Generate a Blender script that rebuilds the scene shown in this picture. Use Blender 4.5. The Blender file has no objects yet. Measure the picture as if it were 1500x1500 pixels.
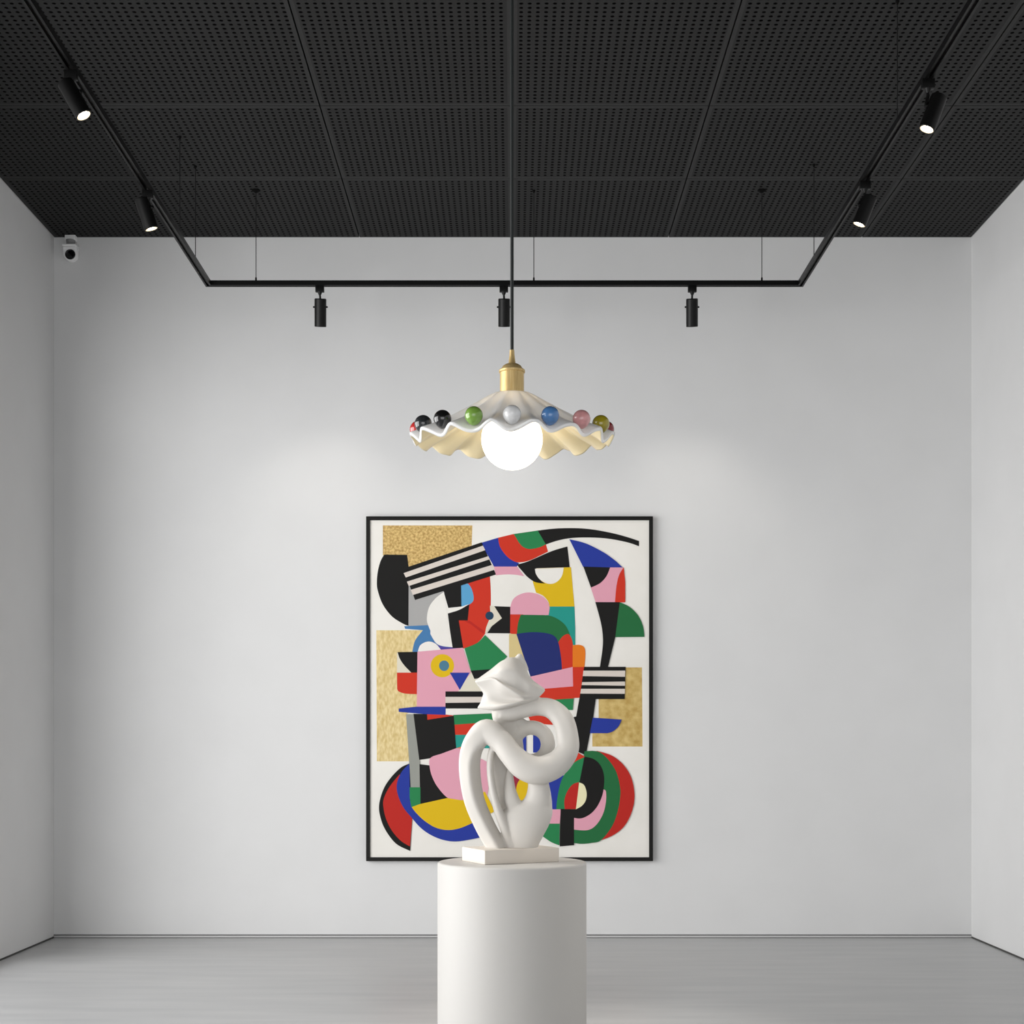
import bpy, bmesh, math, random
from mathutils import Vector, Matrix

random.seed(4)
scn = bpy.context.scene
COL = scn.collection
PI = math.pi

# ------------------------------------------------------------------ camera frame (1500 x 1500)
F, CX, CY, CAMZ = 2100.0, 750.0, 1088.0, 1.19
BACK = 8.75                      # distance of the back wall
XL, XR, ZC = -2.796, 2.804, 4.273
FRONT = -1.6


def P(px, py, Y):
    return Vector(((px - CX) * Y / F, Y, CAMZ + (CY - py) * Y / F))


# ------------------------------------------------------------------ helpers
def lin(c):
    out = []
    for v in c[:3]:
        v = v / 255.0
        out.append(v / 12.92 if v <= 0.04045 else ((v + 0.055) / 1.055) ** 2.4)
    return (*out, 1.0)


def mat(name, rgb, rough=0.6, metal=0.0, spec=0.5, emit=None, strength=0.0, coat=0.0):
    m = bpy.data.materials.new(name)
    m.use_nodes = True
    b = m.node_tree.nodes['Principled BSDF']
    b.inputs['Base Color'].default_value = lin(rgb)
    b.inputs['Roughness'].default_value = rough
    b.inputs['Metallic'].default_value = metal
    b.inputs['Specular IOR Level'].default_value = spec
    b.inputs['Coat Weight'].default_value = coat
    if emit:
        b.inputs['Emission Color'].default_value = lin(emit)
        b.inputs['Emission Strength'].default_value = strength
    return m


def add_noise(m, c1, c2, scale=(10, 10, 10), noise=5.0, detail=6.0, bump=0.0, lo=0.3, hi=0.7, coord='Object', rough=None):
    nt = m.node_tree
    n, l = nt.nodes, nt.links
    b = n['Principled BSDF']
    tc = n.new('ShaderNodeTexCoord')
    mp = n.new('ShaderNodeMapping')
    mp.inputs['Scale'].default_value = scale
    l.new(tc.outputs[coord], mp.inputs['Vector'])
    nz = n.new('ShaderNodeTexNoise')
    nz.inputs['Scale'].default_value = noise
    nz.inputs['Detail'].default_value = detail
    l.new(mp.outputs['Vector'], nz.inputs['Vector'])
    cr = n.new('ShaderNodeValToRGB')
    cr.color_ramp.elements[0].position = lo
    cr.color_ramp.elements[1].position = hi
    cr.color_ramp.elements[0].color = lin(c1)
    cr.color_ramp.elements[1].color = lin(c2)
    l.new(nz.outputs['Fac'], cr.inputs['Fac'])
    l.new(cr.outputs['Color'], b.inputs['Base Color'])
    if bump:
        bp = n.new('ShaderNodeBump')
        bp.inputs['Strength'].default_value = bump
        bp.inputs['Distance'].default_value = 0.002
        l.new(nz.outputs['Fac'], bp.inputs['Height'])
        l.new(bp.outputs['Normal'], b.inputs['Normal'])
    if rough:
        mr = n.new('ShaderNodeMapRange')
        mr.inputs['To Min'].default_value = rough[0]
        mr.inputs['To Max'].default_value = rough[1]
        l.new(nz.outputs['Fac'], mr.inputs['Value'])
        l.new(mr.outputs['Result'], b.inputs['Roughness'])
    return m


def link(o, parent=None):
    COL.objects.link(o)
    if parent is not None:
        o.parent = parent
    return o


def obj(name, bm, mats, parent=None, smooth=False, auto=None):
    me = bpy.data.meshes.new(name)
    bmesh.ops.recalc_face_normals(bm, faces=bm.faces[:])
    bm.to_mesh(me)
    bm.free()
    for m in (mats if isinstance(mats, (list, tuple)) else [mats]):
        me.materials.append(m)
    if smooth:
        for p in me.polygons:
            p.use_smooth = True
        if auto is not None:
            me.set_sharp_from_angle(angle=math.radians(auto))
    o = bpy.data.objects.new(name, me)
    return link(o, parent)


def thing(name, label, cat, loc=(0, 0, 0), group=None):
    o = bpy.data.objects.new(name, None)
    o.empty_display_size = 0.05
    o.location = loc
    o['label'] = label
    o['category'] = cat
    if group:
        o['group'] = group
    return link(o)


def tag(o, label, cat, group=None):
    o['label'] = label
    o['category'] = cat
    if group:
        o['group'] = group
    return o


def struct(o):
    o['kind'] = 'structure'
    return o


def box(bm, lo, hi, bevel=0.0, mi=0, seg=2):
    r = bmesh.ops.create_cube(bm, size=1.0)
    vs = r['verts']
    for v in vs:
        v.co = Vector((lo[i] + (v.co[i] + 0.5) * (hi[i] - lo[i]) for i in range(3)))
    fs = {f for v in vs for f in v.link_faces}
    for f in fs:
        f.material_index = mi
    if bevel:
        es = list({e for v in vs for e in v.link_edges})
        bmesh.ops.bevel(bm, geom=es, offset=bevel, segments=seg, affect='EDGES', profile=0.6)
    return bm


def frame_axes(d):
    d = d.normalized()
    up = Vector((0, 0, 1)) if abs(d.z) < 0.95 else Vector((0, 1, 0))
    u = d.cross(up).normalized()
    return u, u.cross(d).normalized(), d


def lathe(bm, prof, origin=(0, 0, 0), axis=(0, 0, 1), n=48, mi=0, cap=True):
    """prof: list of (radius, height along axis)"""
    u, v, d = frame_axes(Vector(axis))
    o = Vector(origin)
    rings = []
    for r, h in prof:
        if r < 1e-6:
            rings.append([bm.verts.new(o + d * h)])
        else:
            rings.append([bm.verts.new(o + d * h + (u * math.cos(2 * PI * k / n) + v * math.sin(2 * PI * k / n)) * r) for k in range(n)])
    for a, b in zip(rings[:-1], rings[1:]):
        for k in range(n):
            k2 = (k + 1) % n
            if len(a) == 1 and len(b) == 1:
                continue
            if len(a) == 1:
                f = bm.faces.new((a[0], b[k], b[k2]))
            elif len(b) == 1:
                f = bm.faces.new((a[k], a[k2], b[0]))
            else:
                f = bm.faces.new((a[k], a[k2], b[k2], b[k]))
            f.material_index = mi
    if cap:
        for ring in (rings[0], rings[-1]):
            if len(ring) > 1:
                f = bm.faces.new(ring)
                f.material_index = mi
    return bm


def tube(bm, pts, r, n=12, mi=0):
    pts = [Vector(p) for p in pts]
    rings = []
    for i, p in enumerate(pts):
        d = (pts[min(i + 1, len(pts) - 1)] - pts[max(i - 1, 0)])
        u, v, d = frame_axes(d)
        rr = r[i] if isinstance(r, (list, tuple)) else r
        rings.append([bm.verts.new(p + (u * math.cos(2 * PI * k / n) + v * math.sin(2 * PI * k / n)) * rr) for k in range(n)])
    for a, b in zip(rings[:-1], rings[1:]):
        for k in range(n):
            f = bm.faces.new((a[k], a[(k + 1) % n], b[(k + 1) % n], b[k]))
            f.material_index = mi
    bm.faces.new(rings[0])
    bm.faces.new(rings[-1])
    return bm


def catmull(pts, per=8):
    """smooth curve through tuples of any length"""
    out = []
    n = len(pts)
    for i in range(n - 1):
        p0, p1, p2, p3 = pts[max(i - 1, 0)], pts[i], pts[i + 1], pts[min(i + 2, n - 1)]
        for s in range(per):
            t = s / per
            out.append(tuple(
                0.5 * ((2 * b) + (-a + c) * t + (2 * a - 5 * b + 4 * c - d) * t * t + (-a + 3 * b - 3 * c + d) * t ** 3)
                for a, b, c, d in zip(p0, p1, p2, p3)))
    out.append(tuple(pts[-1]))
    return out


# ------------------------------------------------------------------ materials
M_wall = add_noise(mat('wall_paint', (222, 222, 222), 0.85, spec=0.25), (221, 221, 221), (224, 224, 224), (1, 1, 1), 3.0, 4.0)
M_floor = add_noise(mat('pale_grey_floor', (190, 190, 190), 0.32, spec=0.4), (174, 175, 176), (192, 192, 192),
                    (0.7, 5.0, 1.0), 2.2, 7.0, bump=0.015, lo=0.28, hi=0.75, rough=(0.30, 0.42))
M_base = mat('baseboard_paint', (196, 196, 196), 0.6)
M_gap = mat('shadow_gap', (70, 70, 68), 0.8)  # dark grey that paints in the shade of the gaps along the floor
M_black = mat('black_powder_coat', (9, 9, 9), 0.4, spec=0.22)
M_black_matt = mat('black_matt', (4, 4, 4), 0.7, spec=0.1)
M_ceil_edge = mat('ceiling_panel_edge', (44, 44, 44), 0.6, spec=0.18)
M_ceil_back = mat('ceiling_void', (6, 6, 6), 0.9)
M_wire = mat('dark_steel_wire', (30, 30, 30), 0.4, metal=0.3)
M_white_ped = mat('pedestal_lacquer', (190, 188, 185), 0.5, spec=0.35)
M_plaster = mat('white_plaster', (210, 206, 200), 0.5, spec=0.35)
M_plinth = mat('plinth_plaster', (216, 208, 198), 0.6, spec=0.3)
M_brass = add_noise(mat('brushed_brass', (206, 176, 116), 0.42, metal=0.6), (200, 168, 108), (222, 196, 140), (60, 60, 3), 6.0, 3.0)
M_cord = mat('black_cord', (18, 24, 24), 0.6)
M_shade_out = mat('glazed_white_ceramic', (240, 239, 237), 0.22, coat=0.3)
_b = M_shade_out.node_tree.nodes['Principled BSDF']
_b.inputs['Subsurface Weight'].default_value = 0.8
_b.inputs['Subsurface Radius'].default_value = (1.0, 0.95, 0.9)
_b.inputs['Subsurface Scale'].default_value = 0.03
M_shade_in = mat('cream_glaze_inside', (244, 228, 186), 0.28, coat=0.3)
M_bulb = mat('lit_opal_bulb', (255, 255, 255), 0.4, emit=(255, 244, 226), strength=2.4)
M_lens = mat('lit_spot_lens', (255, 255, 255), 0.3, emit=(255, 246, 226), strength=9.0)
M_reflector = mat('spot_reflector', (250, 232, 200), 0.4)
M_cam_white = mat('camera_white_plastic', (246, 246, 246), 0.4)
M_cam_dark = mat('camera_lens_glass', (10, 10, 12), 0.15)
M_frame = mat('black_frame_wood', (14, 13, 11), 0.5, spec=0.25)


def perforated():
    m = bpy.data.materials.new('perforated_black_metal')
    m.use_nodes = True
    nt = m.node_tree
    n, l = nt.nodes, nt.links
    b = n['Principled BSDF']
    b.inputs['Roughness'].default_value = 0.62
    uv = n.new('ShaderNodeUVMap')
    sc = n.new('ShaderNodeVectorMath')
    sc.operation = 'SCALE'
    sc.inputs['Scale'].default_value = 1.0 / 0.0352
    l.new(uv.outputs['UV'], sc.inputs[0])
    fr = n.new('ShaderNodeVectorMath')
    fr.operation = 'FRACTION'
    l.new(sc.outputs['Vector'], fr.inputs[0])
    sb = n.new('ShaderNodeVectorMath')
    sb.operation = 'SUBTRACT'
    sb.inputs[1].default_value = (0.5, 0.5, 0.0)
    l.new(fr.outputs['Vector'], sb.inputs[0])
    ln = n.new('ShaderNodeVectorMath')
    ln.operation = 'LENGTH'
    l.new(sb.outputs['Vector'], ln.inputs[0])
    mr = n.new('ShaderNodeMapRange')
    mr.inputs['From Min'].default_value = 0.20
    mr.inputs['From Max'].default_value = 0.28
    l.new(ln.outputs['Value'], mr.inputs['Value'])
    mx = n.new('ShaderNodeMix')
    mx.data_type = 'RGBA'
    mx.inputs['A'].default_value = lin((8, 8, 8))
    mx.inputs['B'].default_value = lin((34, 34, 34))
    l.new(mr.outputs['Result'], mx.inputs['Factor'])
    l.new(mx.outputs['Result'], b.inputs['Base Color'])
    sp = n.new('ShaderNodeMath')
    sp.operation = 'MULTIPLY'
    sp.inputs[1].default_value = 0.16
    l.new(mr.outputs['Result'], sp.inputs[0])
    l.new(sp.outputs['Value'], b.inputs['Specular IOR Level'])
    bp = n.new('ShaderNodeBump')
    bp.inputs['Strength'].default_value = 0.6
    bp.inputs['Distance'].default_value = 0.004
    l.new(mr.outputs['Result'], bp.inputs['Height'])
    l.new(bp.outputs['Normal'], b.inputs['Normal'])
    return m


M_perf = perforated()

# ------------------------------------------------------------------ the room
T = 0.15
bm = bmesh.new()
box(bm, (XL - T, FRONT - T, -0.12), (XR + T, BACK + T, 0.0))
struct(obj('floor', bm, M_floor))

bm = bmesh.new()
box(bm, (XL - T, BACK, 0.0), (XR + T, BACK + T, ZC + 0.05))
struct(obj('wall_back', bm, M_wall))

bm = bmesh.new()
box(bm, (XR, FRONT, 0.0), (XR + T, BACK, ZC + 0.05))
struct(obj('wall_right', bm, M_wall))


def wall_with_opening(name, axis, a0, a1, t0, t1, o0, o1, z0, z1):
    """wall along one axis from a0 to a1, thickness t0..t1, with an opening o0..o1, z0..z1"""
    bm = bmesh.new()

    def b(p0, p1, q0, q1):
        if axis == 'y':
            box(bm, (t0, p0, q0), (t1, p1, q1))
        else:
            box(bm, (p0, t0, q0), (p1, t1, q1))
    H = ZC + 0.05
    b(a0, o0, 0, H)
    b(o1, a1, 0, H)
    b(o0, o1, 0, z0)
    b(o0, o1, z1, H)
    return struct(obj(name, bm, M_wall))


WY0, WY1, WZ0, WZ1 = 2.4, 7.7, 0.12, 3.35
wall_with_opening('wall_left', 'y', FRONT, BACK, XL - T, XL, WY0, WY1, WZ0, WZ1)
GX0, GX1, GZ0, GZ1 = -2.3, 2.3, 0.15, 3.3  # opening added behind the camera for fill light
wall_with_opening('wall_front', 'x', XL - T, XR + T, FRONT - T, FRONT, GX0, GX1, GZ0, GZ1)


def window(name, axis, p, a0, a1, z0, z1, bars):
    bm = bmesh.new()
    w, d = 0.05, 0.06

    def b(u0, u1, v0, v1):
        if axis == 'y':
            box(bm, (p - d / 2, u0, v0), (p + d / 2, u1, v1))
        else:
            box(bm, (u0, p - d / 2, v0), (u1, p + d / 2, v1))
    b(a0, a1, z0, z0 + w)
    b(a0, a1, z1 - w, z1)
    b(a0, a0 + w, z0 + w, z1 - w)
    b(a1 - w, a1, z0 + w, z1 - w)
    for k in range(1, bars + 1):
        c = a0 + (a1 - a0) * k / (bars + 1)
        b(c - w / 2, c + w / 2, z0 + w, z1 - w)
    return struct(obj(name, bm, M_black))


window('window_1', 'y', XL - 0.09, WY0, WY1, WZ0, WZ1, 2)
window('added_front_window', 'x', FRONT - 0.09, GX0, GX1, GZ0, GZ1, 2)  # unseen window frame, added along with the front fill

# ceiling: a dark void slab with perforated panels below it
bm = bmesh.new()
box(bm, (XL - T, FRONT - T, ZC + 0.02), (XR + T, BACK + T, ZC + 0.12))
ceiling = struct(obj('ceiling', bm, M_ceil_back))
cols = [XL + 0.002, P(526.7, 348, BACK).x, P(750, 348, BACK).x, P(979, 348, BACK).x, P(1262, 348, BACK).x, XR - 0.002]
rows = [BACK - 0.002, 7.838, 6.939, 5.13, 3.32, 1.51, FRONT + 0.002]
G = 0.0035
for i in range(5):
    for j in range(6):
        x0, x1 = cols[i] + G, cols[i + 1] - G
        y1, y0 = rows[j] - G, rows[j + 1] + G
        bm = bmesh.new()
        uvl = bm.loops.layers.uv.new('UVMap')
        mg = 0.018
        zb, zt = ZC, ZC + 0.02
        o = [bm.verts.new((x, y, zb)) for x, y in ((x0, y0), (x1, y0), (x1, y1), (x0, y1))]
        q = [bm.verts.new((x, y, zb)) for x, y in ((x0 + mg, y0 + mg), (x1 - mg, y0 + mg), (x1 - mg, y1 - mg), (x0 + mg, y1 - mg))]
        t = [bm.verts.new((x, y, zt)) for x, y in ((x0, y0), (x1, y0), (x1, y1), (x0, y1))]
        f = bm.faces.new(q)
        f.material_index = 1
        for k in range(4):
            bm.faces.new((o[k], o[(k + 1) % 4], q[(k + 1) % 4], q[k]))
            bm.faces.new((o[k], o[(k + 1) % 4], t[(k + 1) % 4], t[k]))
        bm.faces.new(t)
        for f in bm.faces:
            for lp in f.loops:
                lp[uvl].uv = (lp.vert.co.x - x0 - mg, lp.vert.co.y - y0 - mg)
        obj('ceiling_panel', bm, [M_ceil_edge, M_perf], ceiling)

# back baseboard; the side strips are shadow gaps painted dark
bm = bmesh.new()
box(bm, (XL, BACK - 0.006, 0.0), (XR, BACK, 0.004), mi=1)
box(bm, (XL, BACK - 0.012, 0.003), (XR, BACK, 0.014))
box(bm, (XL, BACK - 0.003, 0.014), (XR, BACK, 0.019), mi=1)  # shaded gap above the trim, drawn as a dark strip
struct(obj('baseboard_back', bm, [M_base, M_gap]))
for nm, xa, xb, y0, y1 in (('shadow_strip_left', XL, XL + 0.004, FRONT, BACK - 0.013), ('shadow_strip_right', XR - 0.004, XR, FRONT, BACK - 0.013)):
    bm = bmesh.new()
    box(bm, (xa, y0, 0.0), (xb, y1, 0.009))
    struct(obj(nm, bm, M_gap))

# ------------------------------------------------------------------ painting
PY = 8.722                                     # plane of the painted canvas
FRONT_Y = 8.712
painting = thing('framed_painting', 'large framed abstract painting of colourful cut-out shapes hung on the back wall', 'painting', P(746, 1258, BACK))
pl = painting.location.copy()


def c2w(px, py, Y):
    return P(px, py, Y) - pl


bm = bmesh.new()
a, b_ = c2w(536.2, 756.2, FRONT_Y), c2w(956.6, 1261.5, FRONT_Y)
fw = 5.6 * FRONT_Y / F
for lo, hi in (((a.x, FRONT_Y, a.z - fw), (b_.x, BACK - 0.001, a.z)), ((a.x, FRONT_Y, b_.z), (b_.x, BACK - 0.001, b_.z + fw)),
               ((a.x, FRONT_Y, b_.z + fw), (a.x + fw, BACK - 0.001, a.z - fw)), ((b_.x - fw, FRONT_Y, b_.z + fw), (b_.x, BACK - 0.001, a.z - fw))):
    box(bm, (lo[0], lo[1] - pl.y, lo[2]), (hi[0], hi[1] - pl.y, hi[2]), bevel=0.0012, seg=1)
obj('frame', bm, M_frame, painting)

PAL = dict(
    W=(236, 233, 226), K=(19, 18, 17), B=(36, 56, 152), D=(31, 43, 108), R=(204, 52, 32), R2=(186, 38, 30), G=(38, 128, 76), G2=(34, 106, 60),
    P=(224, 160, 178), Y=(220, 182, 20), S=(168, 167, 166), SB=(70, 122, 172), LB=(92, 162, 206), T=(34, 148, 136), O=(228, 122, 28),
    C=(236, 230, 188), TN=(214, 194, 138), WG=(150, 152, 145), PU=(76, 66, 152), N=(32, 62, 88), EB=(76, 122, 146), CW=(222, 216, 198), ST=(217, 207, 198), MR=(150, 40, 60))
pm = {k: mat('paint_' + k.lower(), v, 0.7, spec=0.25) for k, v in PAL.items()}
pm['W'] = add_noise(pm['W'], (233, 230, 223), (239, 236, 230), (1, 1, 1), 4.0, 4.0)
pm['GA'] = add_noise(mat('gold_leaf_speckled', (205, 170, 95), 0.55, spec=0.4), (168, 130, 66), (226, 196, 128), (1, 1, 1), 70.0, 8.0, lo=0.33, hi=0.66)
pm['GB'] = add_noise(mat('gold_leaf_pale', (218, 192, 128), 0.55, spec=0.4), (206, 178, 112), (232, 212, 158), (1.6, 1, 0.7), 45.0, 8.0, lo=0.3, hi=0.65)
pm['GC'] = add_noise(mat('gold_leaf_olive', (200, 170, 92), 0.55, spec=0.4), (182, 148, 74), (216, 190, 122), (1, 1, 1), 26.0, 8.0, lo=0.3, hi=0.7)
PK = list(pm.keys())
ORG = dict(A=(520, 740), B=(730, 740), C=(520, 960), D=(730, 960), E=(520, 1070), F=(730, 1070))

cv = bmesh.new()
bl = c2w(541, 761, PY)
br = c2w(952, 1257, PY)
box(cv, (bl.x, PY - pl.y, br.z), (br.x, BACK - 0.004 - pl.y, bl.z))
LAYER = [0]


def flat(crop, pts):
    ox, oy = ORG[crop]
    out = []
    for p in pts:
        if isinstance(p, list):
            out.extend(catmull(p, 6))
        else:
            out.append(p)
    res = []
    for x, y in out:
        q = (ox + x / 6.25, oy + y / 6.25)
        if not res or abs(res[-1][0] - q[0]) + abs(res[-1][1] - q[1]) > 0.02:
            res.append(q)
    if abs(res[-1][0] - res[0][0]) + abs(res[-1][1] - res[0][1]) < 0.02:
        res.pop()
    return res


def shape(crop, col, *pts):
    LAYER[0] += 1
    y = PY - 0.00006 * LAYER[0]
    tmp = bmesh.new()
    vs = [tmp.verts.new(c2w(px, py, y)) for px, py in flat(crop, pts)]
    es = [tmp.edges.new((vs[k], vs[(k + 1) % len(vs)])) for k in range(len(vs))]
    bmesh.ops.triangle_fill(tmp, use_beauty=False, use_dissolve=False, edges=es, normal=(0, -1, 0))
    mp = {}
    for f in tmp.faces:
        vv = []
        for v in f.verts:
            if v not in mp:
                mp[v] = cv.verts.new(v.co)
            vv.append(mp[v])
        try:
            nf = cv.faces.new(vv)
        except ValueError:
            continue
        nf.normal_update()
        if nf.normal.y > 0:
            nf.normal_flip()
        nf.material_index = PK.index(col)
    tmp.free()


def ell(crop, col, cx, cy, rx, ry):
    shape(crop, col, *[(cx + rx * math.cos(2 * PI * k / 40), cy + ry * math.sin(2 * PI * k / 40)) for k in range(40)])


# gold leaf grounds
shape('A', 'GA', (255, 185), (1075, 185), (1068, 380), (480, 570), (470, 470), (255, 460))
shape('C', 'GB', (195, -230), (640, -230), (600, 0), (568, 200), (568, 480), (470, 540), (495, 970), (200, 970))
shape('D', 'GC', (1150, 110), (1315, 110), (1320, 835), (860, 835), (860, 715), (918, 570), (918, 395), (1150, 395))
# grey and black at upper left
shape('A', 'S', (488, 720), (820, 780), (760, 900), (680, 1105), (488, 1110))
shape('A', 'K', (268, 452), (478, 455), (492, 570), [(490, 1105), (440, 1085), (340, 1020), (255, 910), (208, 780), (200, 700), (210, 600), (235, 510), (268, 452)])
# steel blue neck of the bird
shape('A', 'SB', (450, 1108), (690, 1098), [(690, 1180), (740, 1260), (800, 1290), (895, 1300)], (795, 1330), (560, 1345), [(525, 1342), (550, 1240), (622, 1145)], (460, 1132))
shape('A', 'PU', [(700, 1240), (760, 1280), (830, 1298), (895, 1302)], (990, 1312), (790, 1332))
shape('A', 'W', [(575, 1340), (600, 1280), (670, 1248), (740, 1270), (795, 1335)])
# head of the figure
shape('A', 'R', (1030, 700), (1236, 640), [(1236, 660), (1243, 780), (1243, 920), (1230, 1040), (1190, 1180)], [(1190, 1180), (1120, 1260), (1000, 1312)], (985, 1312), (935, 1050), (1000, 900))
shape('A', 'R2', (1000, 1060), (1050, 1058), (1180, 1150), (1190, 1182), (1150, 1160), (1060, 1090))
shape('A', 'LB', (955, 735), [(1035, 718), (1065, 760), (1085, 830), (1080, 880), (1040, 912), (965, 935)])
shape('A', 'K', (800, 750), (972, 722), (975, 930), (855, 942))
shape('A', 'W', (845, 942), (978, 928), (1045, 905), (950, 965), (850, 995))
shape('A', 'K', (850, 990), [(855, 990), (950, 960), (1047, 908)], (1032, 1056), (950, 1055), (992, 1308), (890, 1308))
shape('A', 'W', (815, 793), (893, 1302), [(893, 1302), (800, 1275), (720, 1200), (670, 1100), (658, 1030), (680, 930), (740, 850), (815, 793)])
# blue, red and green tail
shape('B', 'B', (-160, 345), (-2, 298), [(-2, 298), (15, 380), (70, 460), (130, 505), (190, 530)], (170, 562), (-40, 562))
shape('B', 'R', (-2, 298), (135, 265), (360, 232), (435, 357), (455, 425), [(455, 425), (370, 467), (280, 507), (190, 524), (130, 507), (70, 460), (15, 380), (-2, 298)])
shape('B', 'G', (140, 264), (360, 232), (435, 358), [(435, 358), (380, 385), (290, 402), (230, 385), (190, 345), (160, 295), (140, 264)])
shape('B', 'K', [(360, 232), (520, 214), (700, 210), (860, 222), (1040, 255), (1180, 292), (1288, 328)], (1288, 376),
      [(1288, 376), (1180, 340), (1000, 306), (820, 296), (660, 302), (540, 325), (435, 360)])
# black and white stripes
shape('A', 'K', (440, 580), (1160, 340), (1292, 635), (550, 868))
shape('A', 'ST', (445, 622), (1172, 370), (1192, 412), (465, 662))
shape('A', 'ST', (475, 700), (1222, 467), (1234, 495), (492, 740))
shape('A', 'ST', (510, 775), (1262, 545), (1282, 590), (530, 822))
# pink band, yellow block
shape('B', 'P', (-40, 562), (172, 562), (235, 650), [(235, 650), (150, 636), (60, 634), (-22, 642)])
shape('B', 'Y', (315, 700), (340, 580), (665, 568), (680, 740), (697, 930), (470, 930), [(470, 930), (455, 880), (410, 830), (345, 800)])
shape('B', 'K', (180, 560), (345, 570), [(345, 570), (360, 640), (390, 690), (430, 718)], [(430, 718), (340, 705), (270, 660), (220, 605), (180, 560)])
shape('B', 'W', (335, 582), (598, 572), [(598, 572), (585, 640), (550, 690), (500, 718), (440, 715), (380, 680), (345, 630), (335, 582)])
shape('B', 'K', (632, 378), (654, 568), (330, 578), (190, 565), [(168, 545), (250, 522), (330, 490), (430, 445), (520, 410), (632, 378)])
# teal, pink dome, green arch
shape('B', 'T', (440, 928), (697, 928), (705, 1130), (705, 1280), (640, 1280), (440, 1040))
shape('B', 'P', [(108, 940), (130, 870), (180, 825), (260, 800), (340, 808), (410, 840), (455, 890), (470, 940)], (460, 1006), (108, 1002))
shape('B', 'R', (105, 1000), (230, 1000), (200, 1100), (170, 1190), (105, 1174))
shape('B', 'G2', [(205, 1003), (350, 1005), (460, 1010), (540, 1040), (610, 1095), (650, 1170), (675, 1260)], (550, 1300), (170, 1200), [(170, 1172), (180, 1080), (205, 1003)])
shape('B', 'TN', (98, 1178), (170, 1180), (240, 1400), (98, 1420))
shape('B', 'R', [(545, 1260), (590, 1200), (640, 1180), (670, 1220), (682, 1275)], (682, 1500), (560, 1510))
shape('B', 'D', [(165, 1178), (300, 1163), (430, 1170), (510, 1197), (550, 1260), (575, 1400), (583, 1505)], (295, 1572), (225, 1365))
shape('B', 'O', (680, 1283), [(680, 1283), (740, 1278), (785, 1300), (797, 1360), (788, 1484)], (680, 1484))
# black and cream profile
shape('A', 'CW', (1235, 920), (1285, 925), (1350, 1035), (1250, 1110), (1190, 1185), (1200, 1120), (1240, 1020))
shape('A', 'K', (1275, 925), (1422, 930), (1420, 1174), (1210, 1172), (1255, 1105), (1345, 1035))
ell('A', 'N', 1232, 1012, 38, 38)
# bird
shape('C', 'CW', (385, -30), (520, 160), (385, 162))
shape('C', 'K', (390, -30), (580, -32), (575, 158), (515, 158), [(515, 158), (450, 90), (410, 30), (390, -30)])
shape('C', 'R', (384, 158), (570, 158), (570, 358), [(570, 355), (460, 350), (400, 330), (386, 305)])
shape('C', 'CW', (1040, 120), (1110, 220), (1230, 335), (900, 335))
shape('C', 'P', (572, -33), (988, -70), (1062, 158), (1000, 240), (945, 330), (828, 330), (828, 475), (565, 475))
shape('C', 'G', (1002, -65), [(1002, -65), (1120, -115), (1190, -186)], (1395, 10), (1330, 80), (1240, 132), (1062, 142))
shape('C', 'K', (1060, 140), (1260, 125), (1220, 200), (1092, 215))
ell('C', 'Y', 800, 95, 107, 106)
ell('C', 'EB', 816, 95, 46, 48)
shape('C', 'B', (868, 158), (1050, 158), (960, 317))
shape('C', 'K', (828, 330), (1260, 330), (1260, 380), (828, 380))
shape('C', 'ST', (828, 380), (1260, 380), (1260, 432), (828, 435))
shape('C', 'K', (828, 435), (1260, 430), (1260, 487), (828, 487))
shape('C', 'W', (828, 487), (1260, 487), (1260, 528), (828, 548))
# torso
shape('C', 'G', (900, 546), (1400, 525), (1400, 630), (910, 636))
shape('C', 'R', (910, 635), (1400, 600), (1400, 722), (915, 728))
shape('C', 'T', (915, 728), (1400, 720), (1400, 850), (920, 850))
shape('C', 'O', (920, 852), (1000, 830), (990, 960), (935, 940))
shape('C', 'WG', (468, 538), (540, 538), (597, 980), (599, 1210), (500, 1210), (495, 970))
shape('C', 'K', (535, 535), (670, 538), (670, 585), (905, 552), (927, 850), [(927, 850), (800, 898), (720, 935), (588, 957)])
shape('C', 'R', (660, 538), (840, 542), (905, 552), (663, 590))
shape('C', 'B', (400, 487), (560, 470), (830, 470), (830, 545), (640, 538), (400, 517))
shape('C', 'K', (590, 995), (700, 1010), (900, 1305), (598, 1362))
shape('C', 'P', [(927, 850), (800, 897), (690, 940), (685, 1030), (710, 1120), (760, 1210), (850, 1305), (960, 1327)], (1210, 1290), (1260, 1000), (960, 850))
shape('C', 'G', (500, 1208), (599, 1208), (599, 1362), (515, 1392), (500, 1300))
# wheel at lower left
shape('E', 'K', [(498, 303), (420, 340), (330, 430), (260, 540), (220, 690), (240, 820), (290, 930), (380, 1040), (505, 1103)], (525, 800))
shape('E', 'R2', [(410, 400), (320, 510), (265, 620), (260, 700), (285, 810), (340, 920), (420, 1010), (503, 1062)], (525, 800), (450, 650))
shape('E', 'B', [(498, 305), (430, 375), (385, 480), (390, 580), (440, 700), (520, 800), (600, 890), (700, 960), (820, 1005), (950, 1015), (1160, 978)], (1080, 845), (840, 880), (560, 700), (502, 640))
shape('E', 'Y', (513, 692), (845, 618), (980, 640), (1190, 560), (1280, 740), (1065, 852), [(1065, 852), (960, 895), (850, 912), (740, 890), (640, 830), (560, 755), (513, 692)])
shape('E', 'G', (500, 520), (599, 520), (599, 672), (515, 703), (500, 610))
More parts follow.
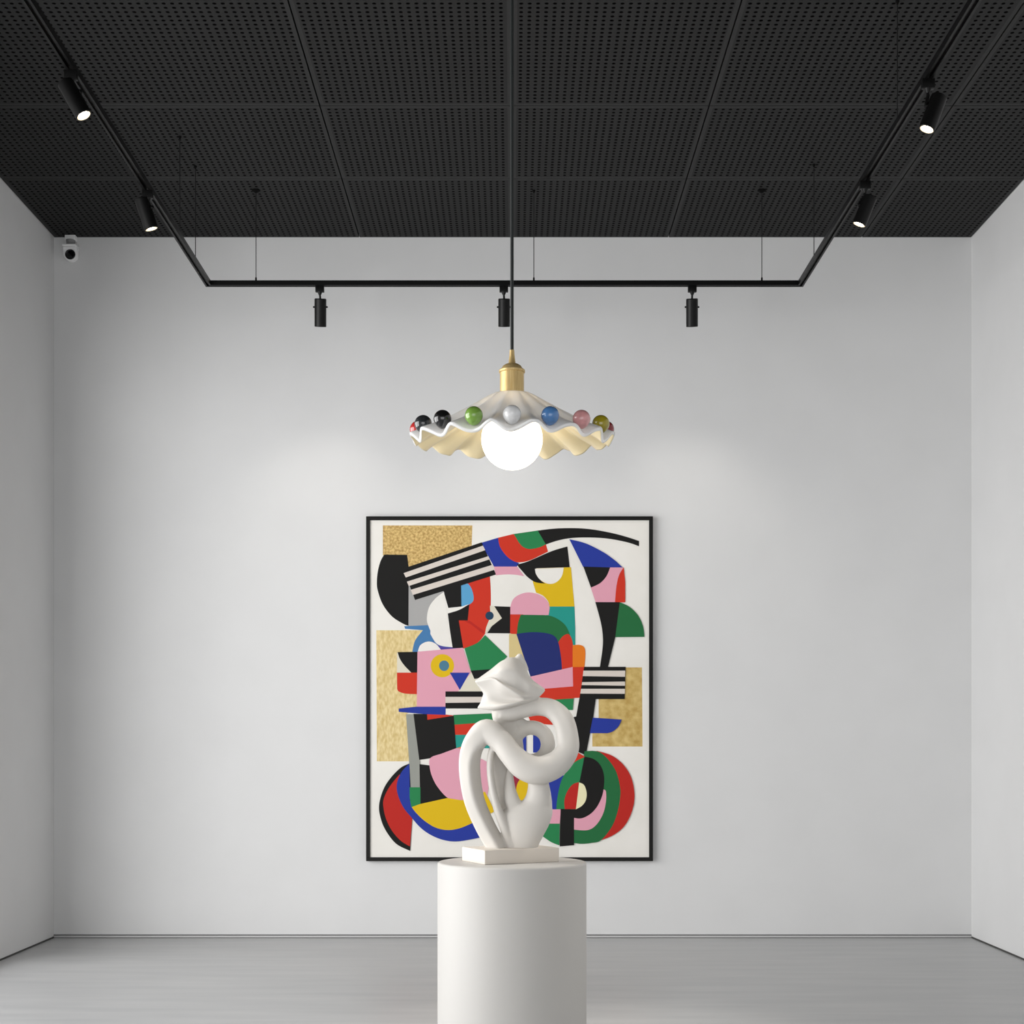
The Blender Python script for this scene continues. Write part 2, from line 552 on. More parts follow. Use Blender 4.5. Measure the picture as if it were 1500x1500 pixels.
# right half: sails
shape('B', 'B', (650, 312), [(650, 312), (800, 350), (960, 430), (1060, 500), (1140, 572)], (776, 565))
shape('B', 'P', (930, 570), (1142, 570), (1110, 650), (1070, 887), (890, 887), (845, 750))
shape('B', 'K', (778, 562), (1024, 570), [(1024, 570), (990, 650), (930, 715), (848, 754)])
shape('B', 'R', [(1148, 570), (1105, 640), (1080, 750), (1068, 887)], (1162, 890), (1162, 700))
shape('B', 'G2', (1105, 888), [(1110, 888), (1200, 930), (1280, 1010), (1325, 1110), (1337, 1206)], (1062, 1208))
shape('B', 'K', (888, 887), (1112, 888), (1070, 1210), (1002, 1490), (928, 1490), [(930, 1480), (955, 1300), (955, 1180), (935, 1060), (888, 887)])
# stripes on the right and the leg below
shape('D', 'R', (680, 108), (788, 106), (745, 388), (684, 390))
shape('D', 'P', (270, 200), (680, 106), (684, 290), (270, 320))
shape('D', 'R', (270, 318), (684, 284), (690, 396), (270, 450))
shape('D', 'G', (500, 405), (690, 394), (682, 500), (500, 500))
shape('D', 'K', (785, 105), (1166, 105), (1156, 400), (742, 400))
shape('D', 'ST', (778, 140), (1162, 140), (1160, 196), (773, 190))
shape('D', 'ST', (767, 245), (1160, 240), (1160, 278), (762, 272))
shape('D', 'ST', (757, 306), (1159, 306), (1158, 352), (750, 350))
shape('D', 'K', (742, 395), (892, 395), (870, 560), (800, 915), (700, 870), (690, 565), (712, 560))
shape('D', 'B', (865, 570), (1130, 588), [(1130, 588), (1100, 650), (1050, 695), (1000, 712)], (838, 712))
# seen through the sculpture
shape('D', 'K', (-70, 640), (152, 640), (152, 892), (-70, 892))
shape('D', 'G', (60, 912), (690, 912), (640, 1000), (60, 1000))
shape('D', 'R', (250, 500), (540, 500), (540, 640), (300, 620))
shape('D', 'B', (150, 690), (255, 690), (255, 890), (150, 890))
shape('D', 'B', (318, 690), (450, 690), (450, 890), (318, 890))
# wheel at lower right
shape('F', 'R2', [(900, 186), (1040, 230), (1150, 320), (1220, 440), (1247, 600), (1220, 750), (1150, 880), (1050, 960), (935, 1007)], (900, 600))
shape('F', 'G2', (790, 190), [(860, 186), (930, 200), (1010, 270), (1080, 380), (1115, 520), (1115, 620), (1090, 750), (1040, 880), (940, 1005), (850, 1030), (760, 1038), (690, 1030)], (690, 700))
shape('F', 'P', [(965, 540), (985, 560), (985, 650), (960, 760), (900, 860), (820, 912), (690, 908)], (690, 700))
shape('F', 'R', (690, 180), (792, 240), (700, 340), (600, 340))
shape('F', 'B', (400, 500), (620, 400), (570, 722), (400, 722))
shape('F', 'G', [(785, 245), (700, 290), (620, 380), (570, 480), (540, 620), (530, 722)], (715, 722), (750, 470))
shape('F', 'P', (380, 722), (572, 722), (562, 856), (380, 856))
shape('F', 'G', (380, 853), (562, 853), (558, 1052), [(558, 1052), (480, 1020), (380, 950)])
shape('F', 'K', (788, 240), [(788, 240), (870, 260), (935, 320), (968, 420), (960, 560), (920, 670), (860, 750), (790, 795), (740, 806), (693, 800)], (693, 1050), (562, 1062), (570, 718), (715, 722), (743, 470))
shape('F', 'R2', (738, 473), [(738, 473), (680, 495), (630, 560), (605, 640), (608, 720)], (714, 720))
shape('F', 'C', (740, 476), [(740, 476), (785, 500), (808, 570), (800, 640), (765, 690), (710, 722)])
shape('F', 'MR', (100, 340), (260, 340), (260, 600), (130, 600))
ell('F', 'Y', 222, 560, 60, 120)
me = bpy.data.meshes.new('canvas')
cv.to_mesh(me)
cv.free()
for k in PK:
    me.materials.append(pm[k])
link(bpy.data.objects.new('canvas', me), painting)

# ------------------------------------------------------------------ pedestal
PDY = 5.25
PK_M = F / PDY                                   # pixels per metre there
PT = CAMZ - (1262 - CY) / PK_M
bm = bmesh.new()
R = 109.0 / PK_M
lathe(bm, [(R - 0.004, 0.0), (R, 0.003), (R, PT - 0.010), (R - 0.0015, PT - 0.004), (R - 0.005, PT - 0.001), (R - 0.010, PT)], n=128)
ped = obj('pedestal', bm, M_white_ped, smooth=True, auto=40)
ped.location = (0, PDY, 0)
tag(ped, 'white round column pedestal standing in the middle of the room under the sculpture', 'pedestal')

# ------------------------------------------------------------------ sculpture
sculpture = thing('abstract_sculpture', 'white looping abstract sculpture on a small square plinth on the round pedestal', 'sculpture', (0, PDY, PT))
th = math.radians(26)
bm = bmesh.new()
PH = 0.052
box(bm, (-0.15, -0.10, 0.0), (0.15, 0.10, PH), bevel=0.004)
# round the far right edge a little
pl_o = obj('plinth', bm, M_plinth, sculpture, smooth=True, auto=35)
pl_o.rotation_euler.z = th
pl_o.location = (-0.006, 0.01, 0)

DS = 0.000333                                    # metres per drawing unit


def S(x, y, d=0.0):
    """drawing of the sculpture (7.5 units per pixel) to its own frame"""
    return Vector((((660 + x / 7.5) - 750) / PK_M, -d * DS, (1262 - (940 + y / 7.5)) / PK_M))


def loft(bm, ctrl, n=28, per=8, expo=2.0, close=False, level=False):
    """ctrl: (x, y, half width, depth offset, depth radius, twist degrees)"""
    pts = catmull(ctrl + ([ctrl[0]] if close else []), per)
    if close:
        pts = pts[:-1]
    N = len(pts)
    rings = []
    for i, p in enumerate(pts):
        if close:
            a, b = pts[(i - 1) % N], pts[(i + 1) % N]
        else:
            a, b = pts[max(i - 1, 0)], pts[min(i + 1, N - 1)]
        t = (S(b[0], b[1], b[3]) - S(a[0], a[1], a[3])).normalized()
        nrm = t.cross(Vector((0, -1, 0))).normalized()
        dep = nrm.cross(t).normalized()
        if dep.y > 0:
            dep = -dep
        if level:
            nrm, dep = Vector((1, 0, 0)), Vector((0, -1, 0))
        c = S(p[0], p[1], p[3])
        tw = math.radians(p[5])
        ring = []
        for k in range(n):
            ex = p[6] if len(p) > 6 else expo
            ang = 2 * PI * k / n
            ca, sa = math.cos(ang), math.sin(ang)
            u = math.copysign(abs(ca) ** (2 / ex), ca) * p[2] * DS
            v = math.copysign(abs(sa) ** (2 / ex), sa) * p[4] * DS
            u, v = u * math.cos(tw) - v * math.sin(tw), u * math.sin(tw) + v * math.cos(tw)
            ring.append(bm.verts.new(c + nrm * u + dep * v))
        rings.append(ring)
    rr = list(zip(rings[:-1], rings[1:]))
    if close:
        rr.append((rings[-1], rings[0]))
    for a, b in rr:
        for k in range(n):
            bm.faces.new((a[k], a[(k + 1) % n], b[(k + 1) % n], b[k]))
    if not close:
        bm.faces.new(rings[0])
        bm.faces.new(rings[-1])


sc = bmesh.new()
# the long ribbon: left foot, arch, diagonal, ring, back to the neck
loft(sc, [
    (520, 2290, 84, 60, 105, 30, 5), (495, 2230, 84, 60, 105, 30, 5), (372, 2005, 84, 40, 110, 30, 5), (258, 1725, 84, 30, 115, 30, 5), (212, 1425, 86, 30, 120, 30, 5),
    (222, 1230, 96, 40, 120, 24, 4.5), (282, 1085, 116, 60, 118, 12, 3.4), (400, 990, 140, 90, 115, 0, 2.4), (545, 1085, 125, 130, 115, 0, 2.1), (665, 1235, 130, 170, 120, 0, 2.1),
    (800, 1360, 150, 190, 130, 0, 2.1), (965, 1410, 156, 190, 135, 0, 2.1), (1150, 1345, 145, 160, 130, 0, 2.1), (1275, 1200, 124, 120, 120, 0, 2.2), (1283, 1050, 120, 70, 110, 0, 2.4),
    (1235, 865, 118, 20, 105, 0, 2.5), (1120, 745, 110, -30, 100, 0, 2.5), (980, 712, 100, -50, 95, 0, 2.4), (820, 735, 98, -50, 100, 0, 2.4), (640, 780, 100, -40, 110, 0, 2.3), (540, 770, 95, -30, 110, 0, 2.3)],
    n=40, per=7)
# neck and the hollow behind the ring
loft(sc, [(560, 640, 110, -20, 110, 0), (560, 760, 112, -40, 115, 0), (600, 880, 125, -110, 80, 0), (660, 1000, 120, -160, 60, 0), (700, 1120, 100, -150, 60, 0), (720, 1220, 90, -100, 60, 0)], expo=2.2)
loft(sc, [(888 + 188 * math.cos(a), 1128 + 186 * math.sin(a), 82, -150, 55, 0) for a in [2 * PI * k / 12 for k in range(12)]], per=4, close=True, n=20)
# lower vase body with its two limbs
loft(sc, [(800, 2290, 158, -20, 120, 0), (803, 2225, 170, -20, 130, 0), (810, 2130, 212, -20, 150, 0), (818, 2010, 266, -20, 162, 0), (832, 1895, 288, -20, 158, 0), (872, 1812, 246, -20, 145, 0),
          (936, 1765, 180, -10, 130, 0), (963, 1710, 146, 0, 122, 0), (970, 1630, 126, 15, 116, 0), (962, 1530, 112, 40, 115, 0), (945, 1430, 110, 60, 110, 0)], n=44, expo=2.2, level=True)
loft(sc, [(668, 2280, 70, 10, 80, 0), (645, 2170, 62, 30, 66, 0), (595, 2040, 55, 60, 70, 0), (525, 1850, 50, 80, 75, 0), (470, 1650, 42, 90, 75, 0), (437, 1430, 38, 90, 70, 0), (440, 1250, 36, 80, 60, 0), (480, 1130, 36, 60, 60, 0)], expo=2.2, n=20)
loft(sc, [(700, 1960, 150, -60, 60, 0), (640, 1800, 140, -80, 50, 0), (600, 1640, 120, -90, 45, 0), (570, 1480, 110, -80, 40, 0), (540, 1320, 90, -60, 40, 0), (530, 1200, 70, -20, 40, 0)], expo=2.2, n=20)
loft(sc, [(650, 1400, 30, -30, 40, 0), (648, 1540, 52, -10, 55, 0), (652, 1650, 70, 10, 70, 0), (672, 1745, 84, 20, 80, 0), (725, 1840, 100, 10, 80, 0)], expo=2.6, n=24)
loft(sc, [(630, 850, 80, -130, 60, 0), (740, 880, 66, -140, 52, 0), (850, 920, 46, -150, 48, 0)], n=20)

# the folded head
H = [
    [(262, 432, 0), (440, 300, -40), (560, 205, -60), (690, 163, -70), (805, 240, -70), (885, 395, -50), (1035, 515, -5)],
    [(266, 437, 20), (430, 365, 50), (560, 300, 90), (700, 290, 90), (810, 390, 75), (900, 465, 60), (1045, 535, 12)],
    [(270, 443, 26), (440, 402, 62), (560, 435, 92), (690, 490, 95), (790, 545, 72), (868, 560, 64), (1030, 560, 26)],
    [(275, 449, 30), (455, 412, 96), (565, 478, 135), (680, 545, 140), (780, 600, 120), (866, 608, 76), (985, 605, 34)],
    [(335, 510, 20), (440, 540, 44), (560, 595, 62), (690, 620, 74), (790, 632, 84), (860, 630, 60), (960, 618, 34)],
    [(372, 600, 16), (420, 640, 44), (550, 668, 74), (680, 660, 86), (790, 648, 84), (870, 640, 66), (960, 622, 30)],
    [(300, 708, 16), (420, 716, 62), (545, 708, 110), (670, 688, 120), (790, 658, 100), (870, 645, 70), (960, 626, 26)],
    [(296, 730, 0), (420, 752, 20), (545, 748, 50), (670, 725, 60), (790, 690, 50), (870, 662, 40), (960, 632, 10)],
    [(370, 640, -40), (430, 660, -90), (550, 680, -120), (680, 670, -120), (790, 640, -100), (870, 610, -70), (980, 595, -25)],
    [(330, 500, -30), (430, 500, -100), (555, 480, -150), (690, 470, -160), (800, 490, -130), (880, 510, -80), (1010, 550, -30)],
    [(290, 450, -20), (436, 380, -80), (560, 300, -130), (690, 270, -140), (805, 330, -120), (884, 430, -80), (1025, 525, -20)],
]
hrows = [catmull([(x, y, d * 1.55) for x, y, d in row], 8) for row in H]
nc = len(hrows[0])
rings = []
for k in range(nc):
    cyc_ = [hrows[i % len(H)][k] for i in range(-1, len(H) + 2)]
    dense = catmull(cyc_, 6)[6:6 + 6 * len(H)]
    rings.append([sc.verts.new(S(*p)) for p in dense])
for a, b in zip(rings[:-1], rings[1:]):
    for k in range(len(a)):
        sc.faces.new((a[k], a[(k + 1) % len(a)], b[(k + 1) % len(a)], b[k]))
sc.faces.new(rings[0])
sc.faces.new(rings[-1])
# the small lobe behind the crown
loft(sc, [(700, 240, 40, -130, 50, 0), (745, 180, 42, -130, 45, 0), (765, 135, 26, -130, 30, 0), (768, 122, 10, -130, 12, 0)], n=16)
loft(sc, [(770, 150, 22, -130, 30, 0), (800, 220, 30, -130, 40, 0), (835, 310, 30, -130, 40, 0)], n=16)
fig = obj('figure', sc, M_plaster, sculpture, smooth=True)
rm = fig.modifiers.new('remesh', 'REMESH')
rm.mode = 'VOXEL'
rm.voxel_size = 0.0024
rm.use_smooth_shade = True
sm = fig.modifiers.new('smooth', 'CORRECTIVE_SMOOTH')
sm.factor = 0.5
sm.iterations = 8
sm.use_only_smooth = True
dg = bpy.context.evaluated_depsgraph_get()
final = bpy.data.meshes.new_from_object(fig.evaluated_get(dg))
fig.modifiers.clear()
fig.data = final
for v in final.vertices:                        # seat the feet on the plinth
    if v.co.z < PH - 0.003:
        v.co.z = PH - 0.003
for p in final.polygons:
    p.use_smooth = True

# ------------------------------------------------------------------ pendant lamp
LY = 4.2
LM = F / LY
lz = lambda py: CAMZ + (CY - py) / LM
lamp = thing('pendant_lamp', 'white ruffled ceramic pendant lamp with coloured balls hanging from a black cord', 'pendant lamp', (0, LY, lz(577)))
z0 = lz(577)
rel = lambda py: lz(py) - z0
bm = bmesh.new()
lathe(bm, [(0.05, ZC - 0.025 - z0), (0.055, ZC - 0.02 - z0), (0.055, ZC - z0)], n=40)
obj('ceiling_canopy', bm, M_black, lamp, smooth=True, auto=40)
bm = bmesh.new()
tube(bm, [(0, 0, rel(516)), (0, 0, ZC - 0.02 - z0)], 2.5 / LM, 12)
obj('cord', bm, M_cord, lamp, smooth=True, auto=40)
px = lambda r: r / LM
bm = bmesh.new()
lathe(bm, [(0.002, rel(513)), (px(3.4), rel(513)), (px(3.8), rel(520)), (px(5.2), rel(532)), (px(6.0), rel(533.5)), (px(10), rel(534.2)), (px(13.5), rel(536.5)),
           (px(15.5), rel(540)), (px(16), rel(542)), (px(18.6), rel(542)), (px(19.2), rel(543)), (px(19.2), rel(545.5)), (px(18.4), rel(546.3)), (px(17.6), rel(546.6)), (px(17.6), rel(577)), (px(16), rel(577.5))], n=64)
sock = obj('lamp_holder', bm, M_brass, lamp, smooth=True, auto=30)
sock['label'] = 'brushed brass lamp holder'

# ruffled shade
NW = 16
NA, NT = 320, 26
prof = catmull([(17, 575.5), (24, 576.2), (30, 578), (48, 588.5), (66, 599.5), (87, 611.5), (108, 624), (126, 632.5), (139, 638.5), (148, 643.5)], 3)
random.seed(9)
wob = [(random.uniform(-1, 1), random.uniform(-1, 1)) for _ in range(NW)]
bm = bmesh.new()
rings = []
for i, (r, py) in enumerate(prof):
    t = i / (len(prof) - 1)
    ring = []
    for k in range(NA):
        a = 2 * PI * k / NA                        # a = 0 faces the viewer
        w = a / (2 * PI) * NW
        j = int(w + 0.5) % NW
        s = math.cos(2 * PI * w)                   # +1 under a ball
        amp = max(0.0, (t - 0.12) / 0.88) ** 1.6
        dz = -s * (6.8 + 1.3 * wob[j][0]) * amp + (0.8 * math.sin(3 * a + 1) + 0.9 * math.sin(29 * a + 0.6) + 0.7 * math.sin(51 * a + 2) * (0.5 - 0.5 * math.cos(a))) * amp
        dr = -s * 2.6 * amp * (0.4 + t) + 1.5 * wob[j][1] * amp
        rr = r + dr
        ring.append(bm.verts.new((px(rr) * math.sin(a), -px(rr) * math.cos(a), rel(py) + px(dz))))
    rings.append(ring)
for a, b in zip(rings[:-1], rings[1:]):
    for k in range(NA):
        bm.faces.new((a[k], b[k], b[(k + 1) % NA], a[(k + 1) % NA]))
# glaze drips and crinkles hanging on the lip
shade = obj('shade', bm, [M_shade_out, M_shade_in], lamp, smooth=True)
shade.data.flip_normals() if shade.data.polygons[0].normal.z < 0 else None
so = shade.modifiers.new('thick', 'SOLIDIFY')
so.thickness = px(4.6)
so.offset = -1
so.material_offset = 1
so.material_offset_rim = 0
shade.rotation_euler.x = math.radians(3.8)
ball_cols = {0: ('white', (232, 232, 232)), 1: ('sky_blue', (82, 132, 190)), 2: ('pink', (222, 158, 158)), 3: ('olive', (160, 146, 30)), 4: ('dark_red', (140, 22, 34)),
             -1: ('leaf_green', (128, 170, 72)), -2: ('black', (20, 20, 20)), -3: ('charcoal', (44, 46, 48)), -4: ('scarlet', (200, 40, 38))}
cyc = ['leaf_green', 'white', 'sky_blue', 'pink', 'olive', 'scarlet', 'black']
bmats = {}
for nm, c in ball_cols.values():
    m = mat('glaze_' + nm, c, 0.12, coat=0.6)
    d = tuple(int(v * 0.86) for v in c)
    bmats[nm] = add_noise(m, d, c, (1, 1, 1), 30.0, 4.0, lo=0.35, hi=0.6)
for k in range(-7, 9):
    nm = ball_cols[k][0] if k in ball_cols else cyc[k % 7]
    a = 2 * PI * k / NW
    bm = bmesh.new()
    bmesh.ops.create_uvsphere(bm, u_segments=32, v_segments=20, radius=px(12.6))
    for v in bm.verts:                             # pear-like foot where the ball is glued on
        if v.co.z < 0:
            v.co.z *= 1.1
            f = 1 - 0.18 * min(1.0, (-v.co.z / px(12.6)) ** 2)
            v.co.x *= f
            v.co.y *= f
    bo = obj('ceramic_ball', bm, bmats[nm], shade, smooth=True)
    rb = 137.5
    bo.location = (px(rb) * math.sin(a), -px(rb) * math.cos(a), rel(628.5))
    bo['label'] = nm.replace('_', ' ') + ' glazed ball'
bm = bmesh.new()
bc = rel(642.5)
br_ = px(45)
pr = [(px(13), rel(580)), (px(13.5), rel(592))]
for k in range(30):
    an = PI - 0.42 - (PI - 0.42) * k / 29
    pr.append((max(br_ * math.sin(an), 0.0 if k == 29 else 1e-4), bc - br_ * math.cos(an) * 1.0))
pr[-1] = (0.0, bc - br_)
lathe(bm, pr, n=64, cap=False)
bulb = obj('light_bulb', bm, M_bulb, shade, smooth=True)
bulb['label'] = 'glowing opal globe bulb'

# ------------------------------------------------------------------ track
TZ = CAMZ + (CY - 415.5) * 8.0 / F
track = thing('lighting_track', 'black U-shaped lighting track hanging from the ceiling on thin wires', 'lighting track', (0, 8.0, TZ))
tl = Vector((0, 8.0, TZ))
path = [Vector((-1.652, 3.0, 0)), Vector((-1.695, 8.0, 0)), Vector((1.611, 8.0, 0)), Vector((1.588, 3.0, 0))]
W2, HT, SL, SD = 0.0165, 0.0135, 0.007, 0.012     # half width, half height, half slot, slot depth
section = [(-W2, HT), (W2, HT), (W2, -HT), (SL, -HT), (SL, -HT + SD), (-SL, -HT + SD), (-SL, -HT), (-W2, -HT)]
dirs = [(path[k + 1] - path[k]).normalized() for k in range(3)]
for k in range(3):
    bm = bmesh.new()
    ends = []
    for e in (0, 1):
        p = path[k + e]
        d = dirs[k]
        side = Vector((d.y, -d.x, 0))
        kk = k + e
        if 0 < kk < 3:
            d2 = dirs[kk - 1] if e == 0 else dirs[kk]
            bis = (d + d2).normalized()
            mn = Vector((bis.y, -bis.x, 0))
            mn = mn / mn.dot(side)
        else:
            mn = side
        ends.append([bm.verts.new(p + mn * u + Vector((0, 0, w)) - Vector((0, 8.0, 0))) for u, w in section])
    n = len(section)
    for q in range(n):
        bm.faces.new((ends[0][q], ends[0][(q + 1) % n], ends[1][(q + 1) % n], ends[1][q]))
    bm.faces.new(ends[0])
    bm.faces.new(ends[1])
    obj('rail', bm, M_black, track)


def rail_at(pxl, side):
    """point on a side rail that shows at that pixel row"""
    Y = (TZ - CAMZ) * F / (CY - pxl)
    a, b = (path[1], path[0]) if side < 0 else (path[2], path[3])
    t = (8.0 - Y) / 5.0
    return Vector((a.x + (b.x - a.x) * t, Y, TZ))


wires = [P(375, 415.5, 8.0), P(782, 415.5, 8.0), P(1116, 415.5, 8.0), rail_at(386, -1), rail_at(350, -1), rail_at(384, 1), rail_at(185, 1),
         rail_at(-60, -1), rail_at(-60, 1)]
for i, w in enumerate(wires):
    w = w - tl
    bm = bmesh.new()
    tube(bm, [(w.x, w.y, HT), (w.x, w.y, ZC - TZ - 0.008)], 0.0022, 8)
    wo = obj('suspension_wire', bm, M_wire, track, smooth=True, auto=40)
    bm = bmesh.new()
    lathe(bm, [(0.005, HT - 0.001), (0.005, HT + 0.018), (0.003, HT + 0.022)], (w.x, w.y, 0), n=12)
    obj('wire_grip', bm, M_black, wo, smooth=True, auto=40)
    bm = bmesh.new()
    rz = 0.024 if i in (0, 2) else 0.008
    lathe(bm, [(0.003, ZC - TZ - 0.016), (rz * 0.5, ZC - TZ - 0.012), (rz, ZC - TZ - 0.004), (rz, ZC - TZ)], (w.x, w.y, 0), n=20)
    obj('ceiling_cup', bm, M_black_matt, wo, smooth=True, auto=40)

# ------------------------------------------------------------------ track spotlights
LIGHTS = []


def spotlight(label, top, axis, side_dir, stem_len, body_top, dia, length, knobs):
    """top: point on the rail's underside; body_top: centre of the housing's closed end"""
    t = thing('track_spotlight', label, 'spotlight', top, 'black spotlights clipped to the lighting track')
    ax = Vector(axis).normalized()
    bt = Vector(body_top) - Vector(top)
    r = dia / 2
    bm = bmesh.new()
    sx = Vector(side_dir)
    a = (0.024, 0.012) if abs(sx.x) > 0.5 else (0.012, 0.024)
    box(bm, (-a[0], -a[1], -0.034), (a[0], a[1], 0.002), bevel=0.002)
    obj('adapter', bm, M_black, t, smooth=True, auto=35)
    piv = bt + ax * (length * 0.30)
    yl = frame_axes(ax)[0]
    bm = bmesh.new()
    lathe(bm, [(0.014, -0.034), (0.010, -0.043), (0.006, -0.052)], n=20)
    if knobs:
        tube(bm, [(0, 0, -0.045), tuple(bt + ax * 0.006)], 0.006, 12)
    else:
        arm = piv + sx * (r + 0.006)
        tube(bm, [(0, 0, -0.045), (0, 0, -0.06), tuple(arm * 0.35 + Vector((0, 0, -0.06)) * 0.65), tuple(arm)], 0.0065, 12)
        lathe(bm, [(0.011, -0.001), (0.011, 0.010), (0.008, 0.012)], tuple(piv + sx * (r - 0.002)), tuple(sx), n=20)
    obj('stem', bm, M_black, t, smooth=True, auto=35)
    bm = bmesh.new()
    lathe(bm, [(0.002, 0), (r - 0.004, 0), (r, 0.004), (r, length - 0.002), (r - 0.002, length), (r - 0.005, length), (r - 0.004, length - 0.016), (0.002, length - 0.018)], tuple(bt), tuple(ax), n=48)
    obj('housing', bm, M_black, t, smooth=True, auto=35)
    bm = bmesh.new()
    lathe(bm, [(r - 0.0042, length - 0.015), (r - 0.0046, length - 0.001), (r - 0.006, length - 0.001), (r * 0.62, length - 0.013), (0.002, length - 0.014)], tuple(bt), tuple(ax), n=40)
    obj('reflector', bm, M_reflector, t, smooth=True, auto=35)
    bm = bmesh.new()
    lathe(bm, [(r * 0.56, length - 0.0135), (r * 0.54, length - 0.009), (r * 0.4, length - 0.006), (r * 0.2, length - 0.0045), (0.0, length - 0.004)], tuple(bt), tuple(ax), n=40)
    lo = obj('lens', bm, M_lens, t, smooth=True, auto=35)
    lo['label'] = 'lit glass lens'
    if knobs:
        for s in (-1, 1):
            bm = bmesh.new()
            lathe(bm, [(0.005, -0.002), (0.005, 0.006), (0.004, 0.009)], tuple(piv + Vector((s * (r - 0.001), 0, 0))), (s, 0, 0), n=16)
            obj('knob', bm, M_black, t, smooth=True, auto=35)
    LIGHTS.append((Vector(body_top) + ax * (length + 0.004), ax))
    return t


LAB = ['black spotlight nearest the corner camera on the back rail, pointing at the wall', 'black spotlight on the back rail just beside the pendant cord',
       'black spotlight on the back rail on the right of the pendant cord']
for (pxx, kx), lb in zip(((468.5, 469), (738, 738.5), (1014, 1014)), LAB):
    top = P(pxx, 415.5, 8.0)
    top.z = TZ - HT
    bt = P(kx, 436.5, 8.0)
    bt.y = top.y + 0.01
    spotlight(lb, top, (top.x / 8.0 * 0.31, 0.31, -0.95), (1, 0, 0), 0.03, bt, 0.066, 0.152, True)

SIDE = [
    (-1, 99, (95.5, 120.5), (122, 168), 24.5, -0.02, (1, 0, 0), 'black spotlight on the left rail nearest the top edge, lens lit and leaning right'),
    (-1, 276, (207, 291), (219.8, 332), 20.5, 0.14, (1, 0, 0), 'black spotlight on the left rail, second from the top edge, above the corner camera'),
    (1, 112, (1376, 141), (1358, 188), 24.0, -0.02, (-1, 0, 0), 'black spotlight on the right rail nearest the top edge, lens lit and leaning left'),
    (1, 262, (1275, 288), (1260, 326), 20.5, 0.10, (-1, 0, 0), 'black spotlight on the right rail close to its far bend, leaning left'),
]
for sd, prow, pt, pb, dpx, ay, sdir, lb in SIDE:
    top = rail_at(prow, sd)
    top.z -= HT
    Y = top.y
    a_, b__ = P(pt[0], pt[1], Y), P(pb[0], pb[1], Y)
    ax = (b__ - a_)
    ln = ax.length
    ax = ax.normalized() + Vector((0, ay, 0))
    spotlight(lb, top, ax, sdir, 0.04, a_, dpx * Y / F, ln * 1.05, False)

# ------------------------------------------------------------------ security camera
CYY = 8.712
cm = F / CYY
sec = thing('security_camera', 'small pale security camera mounted high in the left corner of the back wall', 'security camera', P(103, 363, CYY))
ox = sec.location.copy()
q = lambda x, y, Y=CYY: P(x, y, Y) - ox
bm = bmesh.new()
a_, b__ = q(95.5, 344), q(111, 352.5)
box(bm, (a_.x, -0.012, b__.z), (b__.x, BACK - CYY - 0.0, ZC - ox.z), bevel=0.003)
obj('mount', bm, M_cam_white, sec, smooth=True, auto=35)
bm = bmesh.new()
lathe(bm, [(7.5 / cm, 0.0), (6.0 / cm, 4.5 / cm), (7.0 / cm, 9.0 / cm)], tuple(q(103.6, 361)), n=32)
obj('neck', bm, mat('camera_grey_plastic', (140, 140, 140), 0.5), sec, smooth=True, auto=35)
bm = bmesh.new()
u0 = [(93.6, 360.5), (114.2, 360.5), (114.2, 363.2), (93.6, 363.2)]
a_, b__ = q(93.6, 360.4), q(114.2, 363.2)
box(bm, (a_.x, -0.04, b__.z), (b__.x, 0.04, a_.z), bevel=0.002)
obj('swivel_plate', bm, M_cam_white, sec, smooth=True, auto=35)
bm = bmesh.new()
out = [(93.8, 363.8), (114.0, 363.8), (113.6, 372)] + [(104 + 9.6 * math.cos(t), 372.8 + 10.2 * math.sin(t)) for t in [PI * k / 16 for k in range(1, 16)]] + [(94.4, 372)]
f0 = [bm.verts.new(Vector((q(x, y).x, -0.0235, q(x, y).z))) for x, y in out]
f1 = [bm.verts.new(Vector((q(x, y).x, 0.026, q(x, y).z))) for x, y in out]
bm.faces.new(f0)
bm.faces.new(f1)
for k in range(len(out)):
    bm.faces.new((f0[k], f0[(k + 1) % len(out)], f1[(k + 1) % len(out)], f1[k]))
bmesh.ops.recalc_face_normals(bm, faces=bm.faces[:])
bmesh.ops.bevel(bm, geom=[e for e in bm.edges if len({v.co.y for v in e.verts}) == 1], offset=0.003, segments=2, affect='EDGES')
obj('camera_body', bm, M_cam_white, sec, smooth=True, auto=35)
bm = bmesh.new()
c = q(104.8, 374.8)
lathe(bm, [(7.4 / cm, 0.0), (7.4 / cm, 0.006), (6.6 / cm, 0.008), (5.6 / cm, 0.004), (2.6 / cm, 0.005), (2.2 / cm, 0.009), (0, 0.011)], (c.x, -0.0235, c.z), (0, -1, 0), n=40)
obj('lens', bm, M_cam_dark, sec, smooth=True, auto=35)

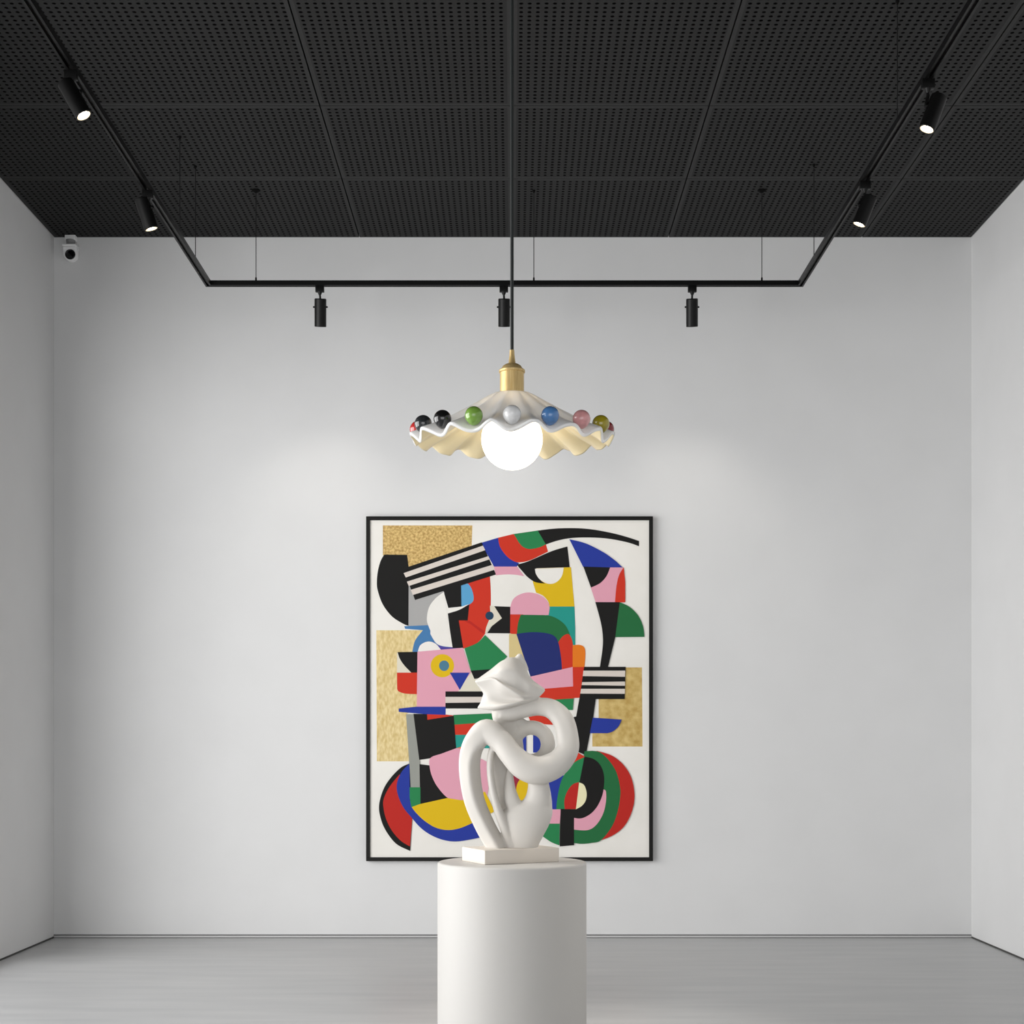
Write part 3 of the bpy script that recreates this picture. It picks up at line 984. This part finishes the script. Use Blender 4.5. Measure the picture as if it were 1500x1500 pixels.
# ------------------------------------------------------------------ light
def area(name, loc, rot, sx, sy, power, col=(1, 1, 1), spread=180):
    d = bpy.data.lights.new(name, 'AREA')
    d.shape = 'RECTANGLE'
    d.size, d.size_y = sx, sy
    d.energy = power
    d.color = col
    d.spread = math.radians(spread)
    o = bpy.data.objects.new(name, d)
    o.location = loc
    o.rotation_euler = rot
    return link(o)


area('window_daylight', (XL - 1.65, 4.4, 1.85), (0, -PI / 2, math.radians(20)), 3.5, 6.4, 412, (1.0, 0.995, 0.985))
area('front_fill_light', ((GX0 + GX1) / 2, FRONT - 0.14, (GZ0 + GZ1) / 2), (PI / 2, 0, 0), GX1 - GX0, GZ1 - GZ0, 86, (0.99, 0.995, 1.0))  # fill light added in the front opening
for i, (p, ax) in enumerate(LIGHTS):
    d = bpy.data.lights.new('spot_beam', 'SPOT')
    d.energy = 12 if i < 3 else (135 if i in (3, 5) else 14)
    d.spot_size = math.radians(42 if i in (3, 5) else 88)
    d.spot_blend = 1.0
    d.shadow_soft_size = 0.025
    d.color = (1.0, 0.95, 0.87)
    o = bpy.data.objects.new('spot_beam', d)
    o.location = p
    o.rotation_euler = ax.to_track_quat('-Z', 'Y').to_euler()
    link(o)

w = bpy.data.worlds.new('daylight')
scn.world = w
w.use_nodes = True
bg = w.node_tree.nodes['Background']
bg.inputs['Color'].default_value = (0.95, 0.97, 1.0, 1)
bg.inputs['Strength'].default_value = 0.6

# ------------------------------------------------------------------ camera
cd = bpy.data.cameras.new('camera')
cd.sensor_width = 36
cd.sensor_fit = 'HORIZONTAL'
cd.lens = F / 1500 * 36
cd.shift_x = 0.0
cd.shift_y = (CY - 750) / 1500
cd.clip_start = 0.05
cam = link(bpy.data.objects.new('camera', cd))
cam.location = (0, 0, CAMZ)
cam.rotation_euler = (PI / 2, 0, 0)
scn.camera = cam

vs = scn.view_settings
scn.display_settings.display_device = 'sRGB'
vs.view_transform = 'Standard'
vs.look = 'None'
vs.gamma = 1.0
vs.use_curve_mapping = False
vs.exposure = 0.0
scn.cycles.use_denoising = True
scn.cycles.max_bounces = 10
scn.cycles.diffuse_bounces = 6
scn.cycles.sample_clamp_indirect = 6.0
